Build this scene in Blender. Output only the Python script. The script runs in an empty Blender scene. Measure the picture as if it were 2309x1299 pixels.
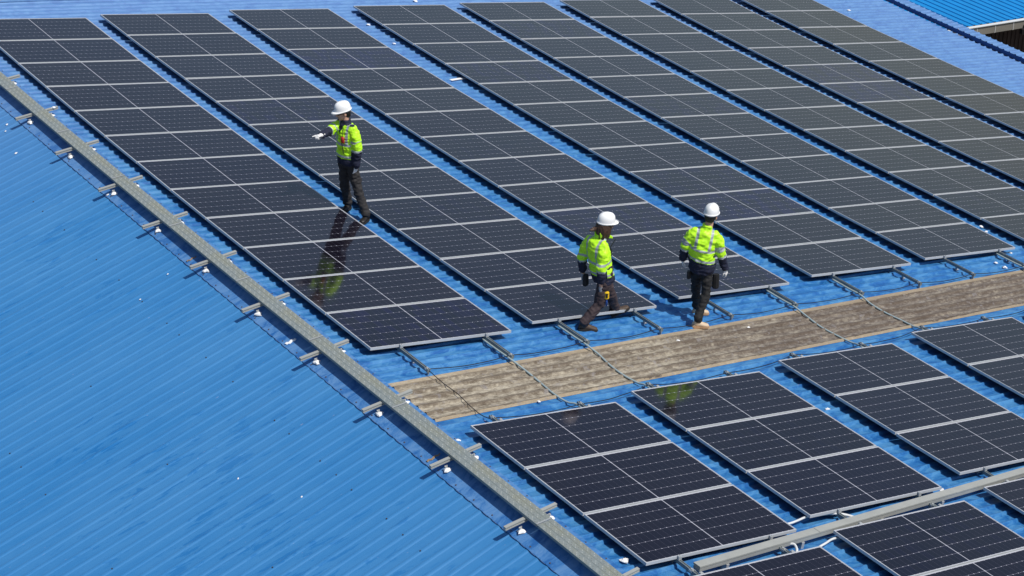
import bpy, math, random
import numpy as np
from mathutils import Vector, Matrix, noise
random.seed(7)
scene = bpy.context.scene
C = scene.collection
R = math.radians
TH = R(12.0069); CT, ST = math.cos(TH), math.sin(TH)

# ------------------------------------------------------------------ helpers
class MB:
    """collects vertices and faces, links them as one mesh object"""
    def __init__(s): s.v = []; s.f = []; s.mi = []
    def add(s, vs, fs, m=0):
        o = len(s.v); s.v += [tuple(x) for x in vs]
        for f in fs: s.f.append(tuple(i+o for i in f)); s.mi.append(m)
    def box(s, c, ex, ey, ez, m=0):
        c = Vector(c); ex = Vector(ex); ey = Vector(ey); ez = Vector(ez)
        vs = [c+sx*ex+sy*ey+sz*ez for sz in (-1, 1) for sy in (-1, 1) for sx in (-1, 1)]
        s.add(vs, [(0,2,3,1), (4,5,7,6), (0,1,5,4), (2,6,7,3), (0,4,6,2), (1,3,7,5)], m)
    def extrude(s, path, prof, up, m=0, closed=True, caps=True):
        """sweep a profile of (side, up) pairs along a path"""
        n = len(prof); vs = []; up = Vector(up)
        for i, p in enumerate(path):
            p = Vector(p)
            t = (Vector(path[min(i+1, len(path)-1)])-Vector(path[max(i-1, 0)])).normalized()
            sd = t.cross(up).normalized(); u2 = sd.cross(t)
            vs += [p+sd*a+u2*b for a, b in prof]
        fs = []
        for i in range(len(path)-1):
            for k in range(n if closed else n-1):
                a = i*n+k; b = i*n+(k+1) % n
                fs.append((a, b, b+n, a+n))
        if caps and closed:
            fs.append(tuple(range(n))[::-1]); fs.append(tuple(range((len(path)-1)*n, len(path)*n)))
        s.add(vs, fs, m)
    def tube(s, path, r, n=8, m=0):
        prof = [(r*math.cos(2*math.pi*k/n), r*math.sin(2*math.pi*k/n)) for k in range(n)]
        t = (Vector(path[-1])-Vector(path[0])).normalized()
        s.extrude(path, prof, (0,0,1) if abs(t.z) < .9 else (1,0,0), m)
    def cone(s, a, b, ra, rb, n=10, m=0):
        a = Vector(a); b = Vector(b); t = (b-a).normalized()
        x = t.orthogonal().normalized(); y = t.cross(x)
        vs = [a+(x*math.cos(2*math.pi*k/n)+y*math.sin(2*math.pi*k/n))*ra for k in range(n)]
        vs += [b+(x*math.cos(2*math.pi*k/n)+y*math.sin(2*math.pi*k/n))*rb for k in range(n)]
        fs = [(k, (k+1) % n, n+(k+1) % n, n+k) for k in range(n)]
        fs += [tuple(range(n))[::-1], tuple(range(n, 2*n))]
        s.add(vs, fs, m)
    def mesh(s, name):
        me = bpy.data.meshes.new(name); me.from_pydata(s.v, [], s.f)
        for p, k in zip(me.polygons, s.mi): p.material_index = k
        me.update(); return me
    def build(s, name, mats, parent=None, smooth=False):
        return obj(name, s.mesh(name), mats, parent, smooth)

def obj(name, me, mats=None, parent=None, smooth=False):
    if mats is not None and not len(me.materials):
        for m in (mats if isinstance(mats, (list, tuple)) else [mats]): me.materials.append(m)
    if smooth:
        me.polygons.foreach_set('use_smooth', [True]*len(me.polygons))
    o = bpy.data.objects.new(name, me); C.objects.link(o)
    if parent: o.parent = parent
    return o
def tag(o, label, cat, group=None, kind=None):
    o['label'] = label; o['category'] = cat
    if group: o['group'] = group
    if kind: o['kind'] = kind
    return o
def thing(name, label, cat, loc=(0,0,0), group=None):
    o = bpy.data.objects.new(name, None); C.objects.link(o); o.location = loc
    o.empty_display_size = .2
    return tag(o, label, cat, group)

def sag(v):
    a = (max(-3, min(20, v))-7.56)/7.56
    return .0788*a*a-.0209*a**3
def P(u, v, n):
    """roof frame (metres down the right slope, along the ridge toward the camera, up from the glass plane)"""
    n += sag(v)
    return Vector((u*CT+n*ST, -v, -u*ST+n*CT))
NR = Vector((ST, 0, CT)); UR = Vector((CT, 0, -ST))
ROOF = -.150                 # roof pan below the glass plane
UR0 = -.541                  # u of the ridge line
RX, RZ = -.56, -.037         # ridge
SK = .0575                   # sheets are laid slightly skew to the ridge
def PL(s, v, n):
    """left slope: s metres down from the ridge"""
    n += sag(v)
    return Vector((RX-s*CT-n*ST, -v, RZ-s*ST+n*CT))
NL = Vector((-ST, 0, CT))

# ------------------------------------------------------------------ materials
def nt(name):
    m = bpy.data.materials.new(name); m.use_nodes = True
    t = m.node_tree; b = t.nodes['Principled BSDF']
    return m, t, b
def N(t, typ, **k):
    n = t.nodes.new(typ)
    for a, v in k.items():
        if a in n.inputs.keys() if hasattr(n.inputs, 'keys') else False: n.inputs[a].default_value = v
        else: setattr(n, a, v)
    return n
def L(t, a, b): t.links.new(a, b)
def math_(t, op, a, b=None, c=None, clamp=False):
    n = t.nodes.new('ShaderNodeMath'); n.operation = op; n.use_clamp = clamp
    for i, x in enumerate((a, b, c)):
        if x is None: continue
        if isinstance(x, (int, float)): n.inputs[i].default_value = x
        else: L(t, x, n.inputs[i])
    return n.outputs[0]
def ramp(t, fac, stops):
    n = t.nodes.new('ShaderNodeValToRGB'); L(t, fac, n.inputs[0])
    e = n.color_ramp.elements
    while len(e) < len(stops): e.new(.5)
    for q, (p, c) in zip(e, stops):
        q.position = p; q.color = (*c, 1) if len(c) == 3 else c
    return n.outputs[0]
def mixc(t, fac, a, b, mode='MIX'):
    n = t.nodes.new('ShaderNodeMix'); n.data_type = 'RGBA'; n.blend_type = mode
    for i, x in ((0, fac), (6, a), (7, b)):
        if isinstance(x, (int, float)): n.inputs[i].default_value = x
        elif isinstance(x, tuple): n.inputs[i].default_value = (*x, 1)
        else: L(t, x, n.inputs[i])
    return n.outputs[2]
def noise_(t, vec, scale, detail=4, rough=.6, dist=0.0):
    n = t.nodes.new('ShaderNodeTexNoise'); L(t, vec, n.inputs['Vector'])
    n.inputs['Scale'].default_value = scale; n.inputs['Detail'].default_value = detail
    n.inputs['Roughness'].default_value = rough; n.inputs['Distortion'].default_value = dist
    return n.outputs['Fac']
def mapping(t, vec, scale=(1,1,1), rot=(0,0,0), loc=(0,0,0)):
    n = t.nodes.new('ShaderNodeMapping'); L(t, vec, n.inputs[0])
    n.inputs['Scale'].default_value = scale; n.inputs['Rotation'].default_value = rot; n.inputs['Location'].default_value = loc
    return n.outputs[0]
def objco(t): return t.nodes.new('ShaderNodeTexCoord').outputs['Object']
def bump(t, b, h, strength=.3, dist=.01):
    n = t.nodes.new('ShaderNodeBump'); L(t, h, n.inputs['Height'])
    n.inputs['Strength'].default_value = strength; n.inputs['Distance'].default_value = dist
    L(t, n.outputs[0], b.inputs['Normal'])
def simple(name, col, rough=.5, metal=0.0, var=.0, scale=20, bmp=0.0, spec=None):
    m, t, b = nt(name)
    b.inputs['Roughness'].default_value = rough; b.inputs['Metallic'].default_value = metal
    if spec is not None: b.inputs['Specular IOR Level'].default_value = spec
    if var > 0:
        f = noise_(t, objco(t), scale, 5)
        c = ramp(t, f, [(.3, tuple(x*(1-var) for x in col)), (.7, tuple(min(1, x*(1+var)) for x in col))])
        L(t, c, b.inputs['Base Color'])
        if bmp: bump(t, b, f, bmp, .004)
    else: b.inputs['Base Color'].default_value = (*col, 1)
    return m

def roof_mat(name, base, dusty, wiped, wipe_from, wipe_to, side, dust_amt=.5, rough=.42):
    """blue painted sheet: dusty film, darker wiped and wetted patches, faint rain streaks down the fall"""
    m, t, b = nt(name)
    co = objco(t)
    rot = (0, 0, -SK)
    sm = mapping(t, co, (.9, 3.2, 1), rot)
    big = noise_(t, mapping(t, co, (.25, .5, .4), rot), 1.0, 4, .6)
    streak = noise_(t, mapping(t, co, (.5, 7, .5), rot), 1.0, 5, .65)
    fine = noise_(t, mapping(t, co, (6, 30, 6), rot), 1.0, 4, .7)
    d = math_(t, 'MULTIPLY_ADD', big, 1.1, -.05)
    d = math_(t, 'MULTIPLY_ADD', streak, .75, math_(t, 'SUBTRACT', d, .4))
    d = math_(t, 'MULTIPLY_ADD', fine, .18, math_(t, 'SUBTRACT', d, .09), clamp=True)
    d = math_(t, 'MULTIPLY', d, dust_amt*1.6, clamp=True)
    col = mixc(t, d, base, dusty)
    # wiped patches
    sx = t.nodes.new('ShaderNodeSeparateXYZ'); L(t, co, sx.inputs[0])
    dist = math_(t, 'MULTIPLY', math_(t, 'SUBTRACT', sx.outputs[0], RX), side)
    zone = math_(t, 'MULTIPLY', ramp(t, math_(t, 'DIVIDE', dist, 8.0), [(max(0, wipe_from/8), (.55,)*3), (wipe_to/8*.55, (1,)*3), (wipe_to/8, (0,)*3)]), 1.0)
    w1 = noise_(t, mapping(t, co, (2.2, 10.5, 3), rot), 1.0, 4, .66, .45)
    w2 = noise_(t, mapping(t, co, (.9, 1.1, 1)), 1.0, 2, .5)
    wv = math_(t, 'ADD', w1, math_(t, 'MULTIPLY', math_(t, 'SUBTRACT', w2, .5), .45))
    wipe = math_(t, 'MULTIPLY', ramp(t, wv, [(.62, (0,0,0)), (.66, (1,1,1))]), zone)
    col = mixc(t, math_(t, 'MULTIPLY', wipe, .6), col, wiped)
    # blotchy chalking, hand-sized
    bl = noise_(t, mapping(t, co, (3.2, 6.5, 5), rot), 1.0, 6, .72, .8)
    col = mixc(t, math_(t, 'MULTIPLY', ramp(t, bl, [(.48, (0,0,0)), (.60, (1,1,1))]), .75 if side > 0 else .08), col, dusty)
    col = mixc(t, math_(t, 'MULTIPLY', ramp(t, bl, [(.38, (1,1,1)), (.49, (0,0,0))]), .8 if side > 0 else .10), col, wiped)
    # colour turns paler toward the far gable and the low eave
    far = math_(t, 'MAXIMUM', math_(t, 'MULTIPLY', math_(t, 'ADD', sx.outputs[1], 7.5), .11, None, True), math_(t, 'MULTIPLY', math_(t, 'SUBTRACT', sx.outputs[0], 12.0), .10, None, True))
    far = math_(t, 'MULTIPLY', far, math_(t, 'MULTIPLY_ADD', bl, .5, .62), None, True)
    col = mixc(t, math_(t, 'MULTIPLY', far, .62), col, (.175, .285, .53))
    # pale scuffs
    sc = noise_(t, mapping(t, co, (9, 40, 9), rot), 1.0, 2, .5)
    col = mixc(t, ramp(t, sc, [(.755, (0,0,0)), (.80, (.5,.5,.5))]), col, (.34, .36, .5))
    L(t, col, b.inputs['Base Color'])
    r = math_(t, 'SUBTRACT', math_(t, 'MULTIPLY_ADD', d, .2, rough), math_(t, 'MULTIPLY', wipe, .12))
    L(t, r, b.inputs['Roughness'])
    b.inputs['Sheen Weight'].default_value = .10; b.inputs['Sheen Roughness'].default_value = .4; b.inputs['Sheen Tint'].default_value = (.8, .85, 1, 1)
    wob = noise_(t, mapping(t, co, (.9, 5, 1), rot), 1.0, 3, .5)
    bump(t, b, math_(t, 'ADD', wob, math_(t, 'MULTIPLY', fine, .15)), .35, .012)
    return m

M = {}
M['roof_l'] = roof_mat('blue_roof_left', (.013, .157, .41), (.058, .228, .475), (.004, .122, .37), .35, 5.2, -1, .6, .46)
M['roof_r'] = roof_mat('blue_roof_right', (.006, .125, .37), (.075, .250, .48), (.002, .082, .30), .0, 30, 1, .36, .44)
M['cap'] = roof_mat('blue_ridge_cap', (.012, .135, .39), (.11, .25, .49), (.004, .09, .32), .0, 40, 1, .55, .5)
M['blue_dark'] = simple('blue_flashing', (.016, .085, .30), .5, 0, .2, 6)
M['tab'] = simple('folded_tab', (.13, .20, .38), .6, 0, .2, 9)
M['cyan'] = simple('cyan_roof', (.002, .22, .56), .6, 0, .06, 2)
M['alu'] = simple('aluminium', (.47, .49, .51), .5, .05, .06, 8)
M['galv'] = None

def galv(name, stain):
    m, t, b = nt(name); co = objco(t)
    f = noise_(t, co, 22, 3, .5); g = noise_(t, mapping(t, co, (3, 1.2, 3)), 1.6, 4, .6)
    c = ramp(t, f, [(.3, (.195, .228, .228)), (.7, (.24, .27, .266))])
    c = mixc(t, math_(t, 'MULTIPLY', ramp(t, g, [(.45, (0,0,0)), (.62, (1,1,1))]), stain), c, (.28, .265, .16))
    L(t, c, b.inputs['Base Color']); b.inputs['Roughness'].default_value = .6; b.inputs['Metallic'].default_value = .1
    bump(t, b, f, .15, .003); return m
M['galv'] = galv('galvanised_steel', .38)
M['strut'] = simple('strut_steel', (.17, .20, .21), .5, .15, .2, 14)
M['bright'] = simple('bright_steel', (.52, .53, .53), .4, .4)
M['stud'] = simple('worn_stud', (.36, .38, .37), .5, .1)
M['studd'] = simple('dull_stud', (.19, .205, .205), .7)
M['tray'] = simple('cable_tray_grey', (.36, .365, .34), .55, .1, .08, 5)
M['sealant'] = simple('white_sealant', (.82, .82, .82), .7, 0, .05, 30)
M['conduit'] = simple('grey_conduit', (.30, .38, .40), .5, 0, .1, 30)
M['pipe'] = simple('pale_conduit', (.66, .68, .68), .45, 0, .05, 20)
M['cable'] = simple('black_cable', (.012, .012, .015), .5)
M['rust'] = simple('rust', (.27, .18, .10), .8, 0, .3, 30)
M['screwh'] = simple('screw_head', (.07, .06, .07), .6)
M['fascia'] = simple('gutter_tan', (.21, .195, .165), .7, 0, .12, 2)
M['wallb'] = simple('brown_wall', (.045, .026, .020), .8, 0, .3, 3)
M['earth'] = simple('earth', (.11, .095, .075), .95, 0, .3, .3)
M['wallw'] = simple('plain_wall', (.45, .44, .42), .85, 0, .1, 1)

def strip_mat():
    m, t, b = nt('weathered_fibreglass'); co = objco(t); rot = (0, 0, -SK)
    a = noise_(t, mapping(t, co, (1.6, 7, 2), rot), 1.0, 6, .8)
    f = noise_(t, mapping(t, co, (10, 24, 9), rot), 1.0, 4, .8)
    g = noise_(t, mapping(t, co, (.22, .4, 1)), 1.0, 3, .5)
    sx = t.nodes.new('ShaderNodeSeparateXYZ'); L(t, co, sx.inputs[0])
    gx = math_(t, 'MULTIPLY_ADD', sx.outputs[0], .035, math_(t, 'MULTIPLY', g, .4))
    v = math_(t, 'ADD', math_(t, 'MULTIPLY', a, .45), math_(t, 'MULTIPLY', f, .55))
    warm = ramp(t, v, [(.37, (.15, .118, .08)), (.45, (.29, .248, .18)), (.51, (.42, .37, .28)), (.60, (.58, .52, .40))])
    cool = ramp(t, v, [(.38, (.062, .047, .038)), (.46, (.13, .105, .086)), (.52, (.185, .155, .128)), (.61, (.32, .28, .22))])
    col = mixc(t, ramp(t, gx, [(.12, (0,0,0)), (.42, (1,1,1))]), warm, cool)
    # dark brown lines along each rib, broken up by noise
    rc = math_(t, 'ADD', math_(t, 'MULTIPLY', sx.outputs[1], -1.0), math_(t, 'MULTIPLY', math_(t, 'ADD', sx.outputs[0], RX*-1-.5*CT), SK/CT))
    ph_ = math_(t, 'MULTIPLY', math_(t, 'PINGPONG', math_(t, 'DIVIDE', math_(t, 'ADD', rc, .055), .1785), .5), .1785)
    gr = ramp(t, math_(t, 'ADD', math_(t, 'MULTIPLY', ph_, 5.0), math_(t, 'ADD', math_(t, 'MULTIPLY', a, .45), math_(t, 'MULTIPLY', f, .35))), [(.52, (1,1,1)), (.74, (0,0,0))])
    col = mixc(t, math_(t, 'MULTIPLY', gr, .7), col, (.085, .06, .042))
    ed_ = math_(t, 'ADD', rc, math_(t, 'MULTIPLY', math_(t, 'SUBTRACT', a, .5), .16))
    ed_ = math_(t, 'MAXIMUM', math_(t, 'LESS_THAN', ed_, 14.055), math_(t, 'GREATER_THAN', ed_, 14.955))
    col = mixc(t, math_(t, 'MULTIPLY', ed_, .55), col, (.44, .35, .23))
    pw = noise_(t, mapping(t, co, (9, 9, 9)), 1.0, 3, .6)
    col = mixc(t, ramp(t, pw, [(.60, (0,0,0)), (.68, (.5,.5,.5))]), col, (.25, .235, .24))
    L(t, col, b.inputs['Base Color']); b.inputs['Roughness'].default_value = .85
    bump(t, b, v, .6, .01); return m
M['strip'] = strip_mat()

PW, PH, GAP = 2.1688, 1.0822, .0216
def cell_mat():
    """half-cut cells drawn from the panel's own UVs (metres)"""
    m, t, b = nt('solar_cells')
    uv = t.nodes.new('ShaderNodeTexCoord').outputs['UV']
    s = t.nodes.new('ShaderNodeSeparateXYZ'); L(t, uv, s.inputs[0])
    x, y = s.outputs[0], s.outputs[1]
    ax = math_(t, 'ABSOLUTE', math_(t, 'SUBTRACT', x, PW/2))
    xc = math_(t, 'SUBTRACT', ax, .0055)
    cx = (PW/2-.0175-.0055)/12; cy = (PH-.035)/6
    yc = math_(t, 'SUBTRACT', y, .0175)
    def fr(c, p):   # distance to nearest cell border
        return math_(t, 'MULTIPLY', math_(t, 'PINGPONG', math_(t, 'DIVIDE', c, p), .5), p)
    dx = fr(xc, cx); dy = fr(yc, cy)
    vline = math_(t, 'LESS_THAN', dx, .0012)
    hline = math_(t, 'LESS_THAN', dy, .0014)
    dia = math_(t, 'LESS_THAN', math_(t, 'ADD', dx, dy), .0068)
    out = math_(t, 'MAXIMUM', math_(t, 'LESS_THAN', xc, 0), math_(t, 'GREATER_THAN', xc, cx*12))
    out = math_(t, 'MAXIMUM', out, math_(t, 'MAXIMUM', math_(t, 'LESS_THAN', yc, 0), math_(t, 'GREATER_THAN', yc, cy*6)))
    inf = t.nodes.new('ShaderNodeObjectInfo').outputs['Random']
    cellr = t.nodes.new('ShaderNodeTexWhiteNoise'); cellr.noise_dimensions = '3D'
    fl = t.nodes.new('ShaderNodeCombineXYZ')
    L(t, math_(t, 'FLOOR', math_(t, 'DIVIDE', math_(t, 'SUBTRACT', x, PW/2), cx)), fl.inputs[0])
    L(t, math_(t, 'FLOOR', math_(t, 'DIVIDE', yc, cy)), fl.inputs[1])
    L(t, math_(t, 'MULTIPLY', inf, 57.0), fl.inputs[2]); L(t, fl.outputs[0], cellr.inputs[0])
    tone = math_(t, 'MULTIPLY_ADD', cellr.outputs[0], .16, math_(t, 'MULTIPLY', inf, .84))
    cell = ramp(t, tone, [(0, (.0024, .0014, .0080)), (.3, (.0028, .0018, .0062)), (.55, (.0036, .0018, .0054)), (.78, (.0020, .0018, .0058)), (.86, (.0024, .0014, .0130)), (1, (.0040, .0027, .042))])
    col = mixc(t, vline, cell, (.055, .052, .075))
    col = mixc(t, hline, col, (.27, .26, .33))
    col = mixc(t, dia, col, (.62, .62, .68))
    col = mixc(t, out, col, (.45, .45, .50))
    # thin dust film
    dn = noise_(t, mapping(t, objco(t), (1.2, 1.2, 1.2)), 1.0, 5, .65)
    col = mixc(t, ramp(t, dn, [(.35, (.0,)*3), (.75, (.010,)*3)]), col, (.45, .40, .38))
    L(t, col, b.inputs['Base Color'])
    b.inputs['Roughness'].default_value = .08; b.inputs['IOR'].default_value = 1.5; b.inputs['Specular Tint'].default_value = (1, .75, .98, 1)
    b.inputs['Sheen Weight'].default_value = .26; b.inputs['Sheen Roughness'].default_value = .28; b.inputs['Sheen Tint'].default_value = (.95, .88, 1, 1)
    b.inputs['Specular IOR Level'].default_value = .47
    return m
M['cells'] = cell_mat()

def cloth(name, col, var=.12, rough=.8, sheen=.0):
    m, t, b = nt(name); co = objco(t)
    f = noise_(t, co, 16, 4, .6); g = noise_(t, co, 300, 2, .5)
    c = ramp(t, f, [(.3, tuple(x*(1-var) for x in col)), (.7, tuple(min(1, x*(1+var)) for x in col))])
    L(t, c, b.inputs['Base Color']); b.inputs['Roughness'].default_value = rough
    if sheen: b.inputs['Sheen Weight'].default_value = sheen
    bump(t, b, math_(t, 'ADD', f, math_(t, 'MULTIPLY', g, .3)), .3, .006)
    return m
M['hivis'] = cloth('hi_vis_yellow', (.52, .96, .02), .05, .5)
M['navy'] = cloth('navy_cloth', (.007, .010, .032), .2)
M['silver'] = simple('reflective_tape', (.38, .41, .43), .5, .1)
M['charcoal'] = cloth('charcoal_trousers', (.022, .020, .021), .3)
M['brownish'] = cloth('plum_trousers', (.040, .026, .030), .3)
M['blackcl'] = cloth('black_trousers', (.010, .010, .011), .3)
M['helmet'] = simple('white_helmet', (.84, .84, .84), .3)
M['skin'] = simple('skin', (.58, .34, .24), .5, 0, .08, 12)
M['hair_b'] = simple('black_hair', (.012, .010, .009), .5, 0, .3, 60)
M['hair_br'] = simple('brown_hair', (.055, .028, .016), .55, 0, .45, 45, .5)
M['glove_w'] = cloth('white_glove', (.74, .73, .72), .08)
M['glove_g'] = cloth('grey_glove', (.30, .31, .34), .15)
M['boot_k'] = simple('black_boot', (.016, .014, .013), .45, 0, .3, 20)
M['boot_b'] = simple('brown_boot', (.070, .045, .030), .65, 0, .3, 20)
M['boot_t'] = simple('tan_boot', (.60, .46, .32), .7, 0, .1, 20)
M['sole_t'] = simple('tan_sole', (.44, .27, .15), .7)
M['sole_k'] = simple('dark_sole', (.02, .018, .016), .8)
M['glass_k'] = simple('dark_lens', (.01, .01, .012), .12)
M['red'] = simple('red_plastic', (.45, .03, .02), .45)
M['blackp'] = simple('black_plastic', (.015, .015, .016), .45)
M['yellow'] = simple('yellow_plastic', (.80, .50, .01), .45)
M['bluep'] = simple('blue_plastic', (.02, .07, .30), .45)
M['lip'] = simple('lip', (.35, .13, .10), .5)

# ------------------------------------------------------------------ ground and the warehouse
g = MB(); g.add([(-900,-900,-9), (900,-900,-9), (900,900,-9), (-900,900,-9)], [(0,1,2,3)])
tag(g.build('ground', M['earth']), 'bare earth around the warehouse far below the roof', 'ground', kind='structure')

PITCH = .1785; RH = 1.8
# one rib of the trapezoidal sheet: (offset, height)
RIB = [(0.0, 0.0), (.070, .001), (.104, .0035), (.124, .012), (.139, .0155), (.154, .012), (.172, .0)]
def profile(v0, v1, lap=4):
    pts = []; k0 = math.floor(v0/PITCH); k1 = math.ceil(v1/PITCH)
    for k in range(k0, k1):
        for a, h in RIB:
            pts.append((k*PITCH+a, h*(RH*1.2 if k % lap == 0 and RH > 1 else RH)))
        if k % lap == 0: pts.append((k*PITCH+.1742, -.006)); pts.append((k*PITCH+.1768, -.006))     # groove shaped to draw a dark line at each sheet lap
    return pts
def sheet(pf, fn, s0, s1, ns, amp=.0):
    """corrugated surface; fn(s, v, n) gives the point"""
    b = MB(); n = len(pf); ss = [s0+(s1-s0)*i/ns for i in range(ns+1)]
    for i, s in enumerate(ss):
        for v, h in pf:
            w = amp*noise.noise(Vector((s*.8, v*2.2, 3.3))) if 0 < i < ns else 0
            b.v.append(tuple(fn(s, v, h+w)))
    for i in range(ns):
        for k in range(n-1):
            a = i*n+k; b.f.append((a, a+1, a+n+1, a+n)); b.mi.append(0)
    return b
def right(s, v, h): return P(UR0+s, v-SK*(s-.5), ROOF+h)
def left(s, v, h): return PL(s, v+SK*(s+.5), h)
wh = thing('warehouse', 'big warehouse with a blue ribbed metal gable roof under all the panels', 'building', (0,0,0))
VT = -1.14                    # far verge (before the skew)
pf = profile(VT, 23.5)
sheet(pf, right, .03, 24.05, 60, .005).build('roof_slope', M['roof_r'], wh)
RH = .5; pfl = profile(VT-1.5, 23.5); RH = 1.8
sheet(pfl, left, .03, 15.0, 50, .006).build('roof_slope', M['roof_l'], wh)
# screws on the ribs
def screws(side):
    b = MB()
    for row, ds in enumerate([1.10, 2.42, 3.74, 5.06, 6.4] if side < 0 else [2.4, 4.7, 7.1, 9.5, 11.9, 14.3]):
        for k in range(-2, 125, 2):
            v = k*PITCH+.139; fn = left if side < 0 else right
            q = v-(SK*(ds+.5) if side < 0 else -SK*(ds-.5))
            kk = round((q-.139)/PITCH); q = kk*PITCH+.139
            if random.random() < .5: continue
            p = fn(ds+random.uniform(-.012, .012), q, .016 if side > 0 else .0105); nn = NL if side < 0 else NR
            b.cone(p, p+nn*.003, .010, .009, 8, 0); b.cone(p+nn*.003, p+nn*.010, .0065, .0055, 6, 1)
    return b
screws(-1).build('roof_screws', [M['blackp'], M['screwh']], wh)
# translucent strip, weathered brown
RH = 1.8; pfs = profile(14.10, 14.99); RH = 1.0
pfs = [(v, h+.012) for v, h in pfs]
strip_fn = right
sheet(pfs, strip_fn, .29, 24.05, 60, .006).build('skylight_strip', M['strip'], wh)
# ridge cap with turned-down tabs between the ribs
cap = MB(); vs = np.linspace(-2.6, 23.5, 90)
pr = []
for v in vs:
    w = .002*noise.noise(Vector((v*2, 0, 0)))
    pr.append([PL(.275, v, .016+w), PL(.27, v, .018+w), PL(.10, v, .030), PL(.0, v, .048), P(UR0+.10, v, ROOF+.044), P(UR0+.265, v, ROOF+.036+w), P(UR0+.27, v, ROOF+.033+w)])
for r in pr: cap.v += [tuple(x) for x in r]
for i in range(len(pr)-1):
    for k in range(6):
        a = i*7+k; cap.f.append((a, a+7, a+8, a+1)); cap.mi.append(0)
for k in range(-14, 130):
    v = k*PITCH+.06+SK*.75
    for side in (-1, 1):
        if side < 0: c = PL(.2765, v, .0085); t = Vector((-CT, 0, -ST)); nn = NL
        else: c = P(UR0+.2685, v-SK*.25, ROOF+.0145); t = UR; nn = NR
        cap.box(c, t*.0012, Vector((0, .037, 0)), nn*(.008 if side < 0 else .0155), 3)
    if k % 2 == 0:
        for c, nn in ((PL(.235, k*PITCH+.139+SK*.75, .021), NL), (P(UR0+.235, k*PITCH+.139-SK*.25, ROOF+.037), NR)):
            cap.cone(c, c+nn*.008, .011, .007, 8, 2)
cap.build('ridge_cap', [M['cap'], M['blue_dark'], M['screwh'], M['tab']], wh)
# walls below the eaves
wl = MB()
def pt(u, v, z): q = P(u, v, ROOF-.02); return (q.x, q.y, z)
xl, xr = PL(14.6, 0, 0).x, P(UR0+23.3, 0, 0).x
zl, zr = PL(14.6, 7.5, 0).z-.08, P(UR0+23.3, 7.5, ROOF).z-.10
y0, y1 = -22.9, .55
wl.add([(xl,y0,-9), (xr,y0,-9), (xr,y0,zr), (RX,y0,RZ-.12), (xl,y0,zl)], [(0,1,2,3,4)])
wl.add([(xl,y1,-9), (xr,y1,-9), (xr,y1,zr), (RX,y1,RZ-.12), (xl,y1,zl)], [(4,3,2,1,0)])
wl.add([(xl,y0,-9), (xl,y1,-9), (xl,y1,zl), (xl,y0,zl)], [(3,2,1,0)])
wl.add([(xr,y0,-9), (xr,y1,-9), (xr,y1,zr), (xr,y0,zr)], [(0,1,2,3)])
wl.build('wall', M['wallw'], wh)
# upstand flashing along the low edge, topped by a short ribbed sheet
cu = MB()
ue = 23.62
path = [P(ue, v, ROOF+.065) for v in np.linspace(-1.5, 23.5, 40)]
cu.extrude(path, [(-.012, -.075), (.012, -.075), (.012, .032), (-.012, .032)], NR)
cu.build('upstand_flashing', M['blue_dark'], wh)
sheet(profile(-1.4, 23.4), lambda s, v, h: P(ue-.03+s*.98, v-SK*(s), ROOF+.099+h*1.3+s*.07), 0, .36, 3).build('edge_capping', M['roof_r'], wh)
# far verge flashing
vg = MB()
path = [right(s, VT-.02, .035) for s in np.linspace(.2, 23.9, 40)]
vg.extrude(path, [(-.05, 0), (.05, 0), (.05, .012), (-.05, .012)], NR)
path = [right(s, VT-.10, .049+.004*math.sin(s*2.3)) for s in np.linspace(.2, 23.9, 90)]
vg.extrude(path, [(-.016, -.01), (.016, -.01), (.012, .008), (-.012, .008)], NR, 1)
vg.build('verge_flashing', [M['roof_r'], M['sealant']], wh)

# adjoining roof beyond the verge
ad = thing('adjoining_shed', 'adjoining blue ribbed roof beyond the pale verge at the upper left', 'building')
sheet(profile(-16, VT-.05), lambda s, v, h: right(s, v, h+.004), .03, 24, 40, .005).build('roof_slope', M['roof_r'], ad)
sheet(profile(-16, VT-1.55), lambda s, v, h: left(s, v, h+.004), .03, 15, 30, .005).build('roof_slope', M['roof_l'], ad)
wl2 = MB()
for X in (xl, xr):
    z = zl if X == xl else zr
    wl2.add([(X, .6, -9), (X, 15.5, -9), (X, 15.5, z-.1), (X, .6, z-.1)], [(0,1,2,3)])
wl2.build('wall', M['wallw'], ad)

# ------------------------------------------------------------------ neighbour at the upper right
E0 = Vector((24.41, -.506, -5.5)); ED = Vector((1.712, -.419, 0)).normalized()
WD = Vector((-.03, 1, .03)).normalized()
nb = thing('neighbour_building', 'brown-walled building with a bright cyan ribbed roof at the upper right corner', 'building')
rb = MB(); prof = []
for k in range(-20, 60):
    for a, h in ((0, 0), (.120, 0), (.130, .022), (.165, .022), (.175, 0)): prof.append((k*.195+a, h))
up = ED.cross(WD).normalized()
if up.z < 0: up = -up
for j in (0, 14.0):
    for a, h in prof: rb.v.append(tuple(E0+ED*a+WD*j+up*h))
n = len(prof)
for k in range(n-1): rb.f.append((k, k+1, k+1+n, k+n)); rb.mi.append(0)
rb.build('roof', M['cyan'], nb)
OUT = Vector((-ED.y*-1, -ED.x, 0)); OUT = Vector((ED.y, -ED.x, 0)).normalized()   # toward the camera
fs = MB()
for k in range(-4, 14):
    c = E0+ED*(k*.52+.12)+OUT*.03+Vector((0,0,-.13))
    fs.box(c, ED*.2585, OUT*.05, Vector((0,0,.105)))
    fs.box(c+ED*.26+OUT*.004, ED*.012, OUT*.052, Vector((0,0,.108)), 1)
fs.extrude([E0+ED*-2.2+OUT*.06+Vector((0,0,-.012)), E0+ED*7+OUT*.06+Vector((0,0,-.012))], [(-.05,-.008), (.05,-.008), (.05,.008), (-.05,.008)], (0,0,1), 2)
fs.build('gutter', [M['fascia'], M['wallw'], M['pipe']], nb)
ww = MB()
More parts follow.
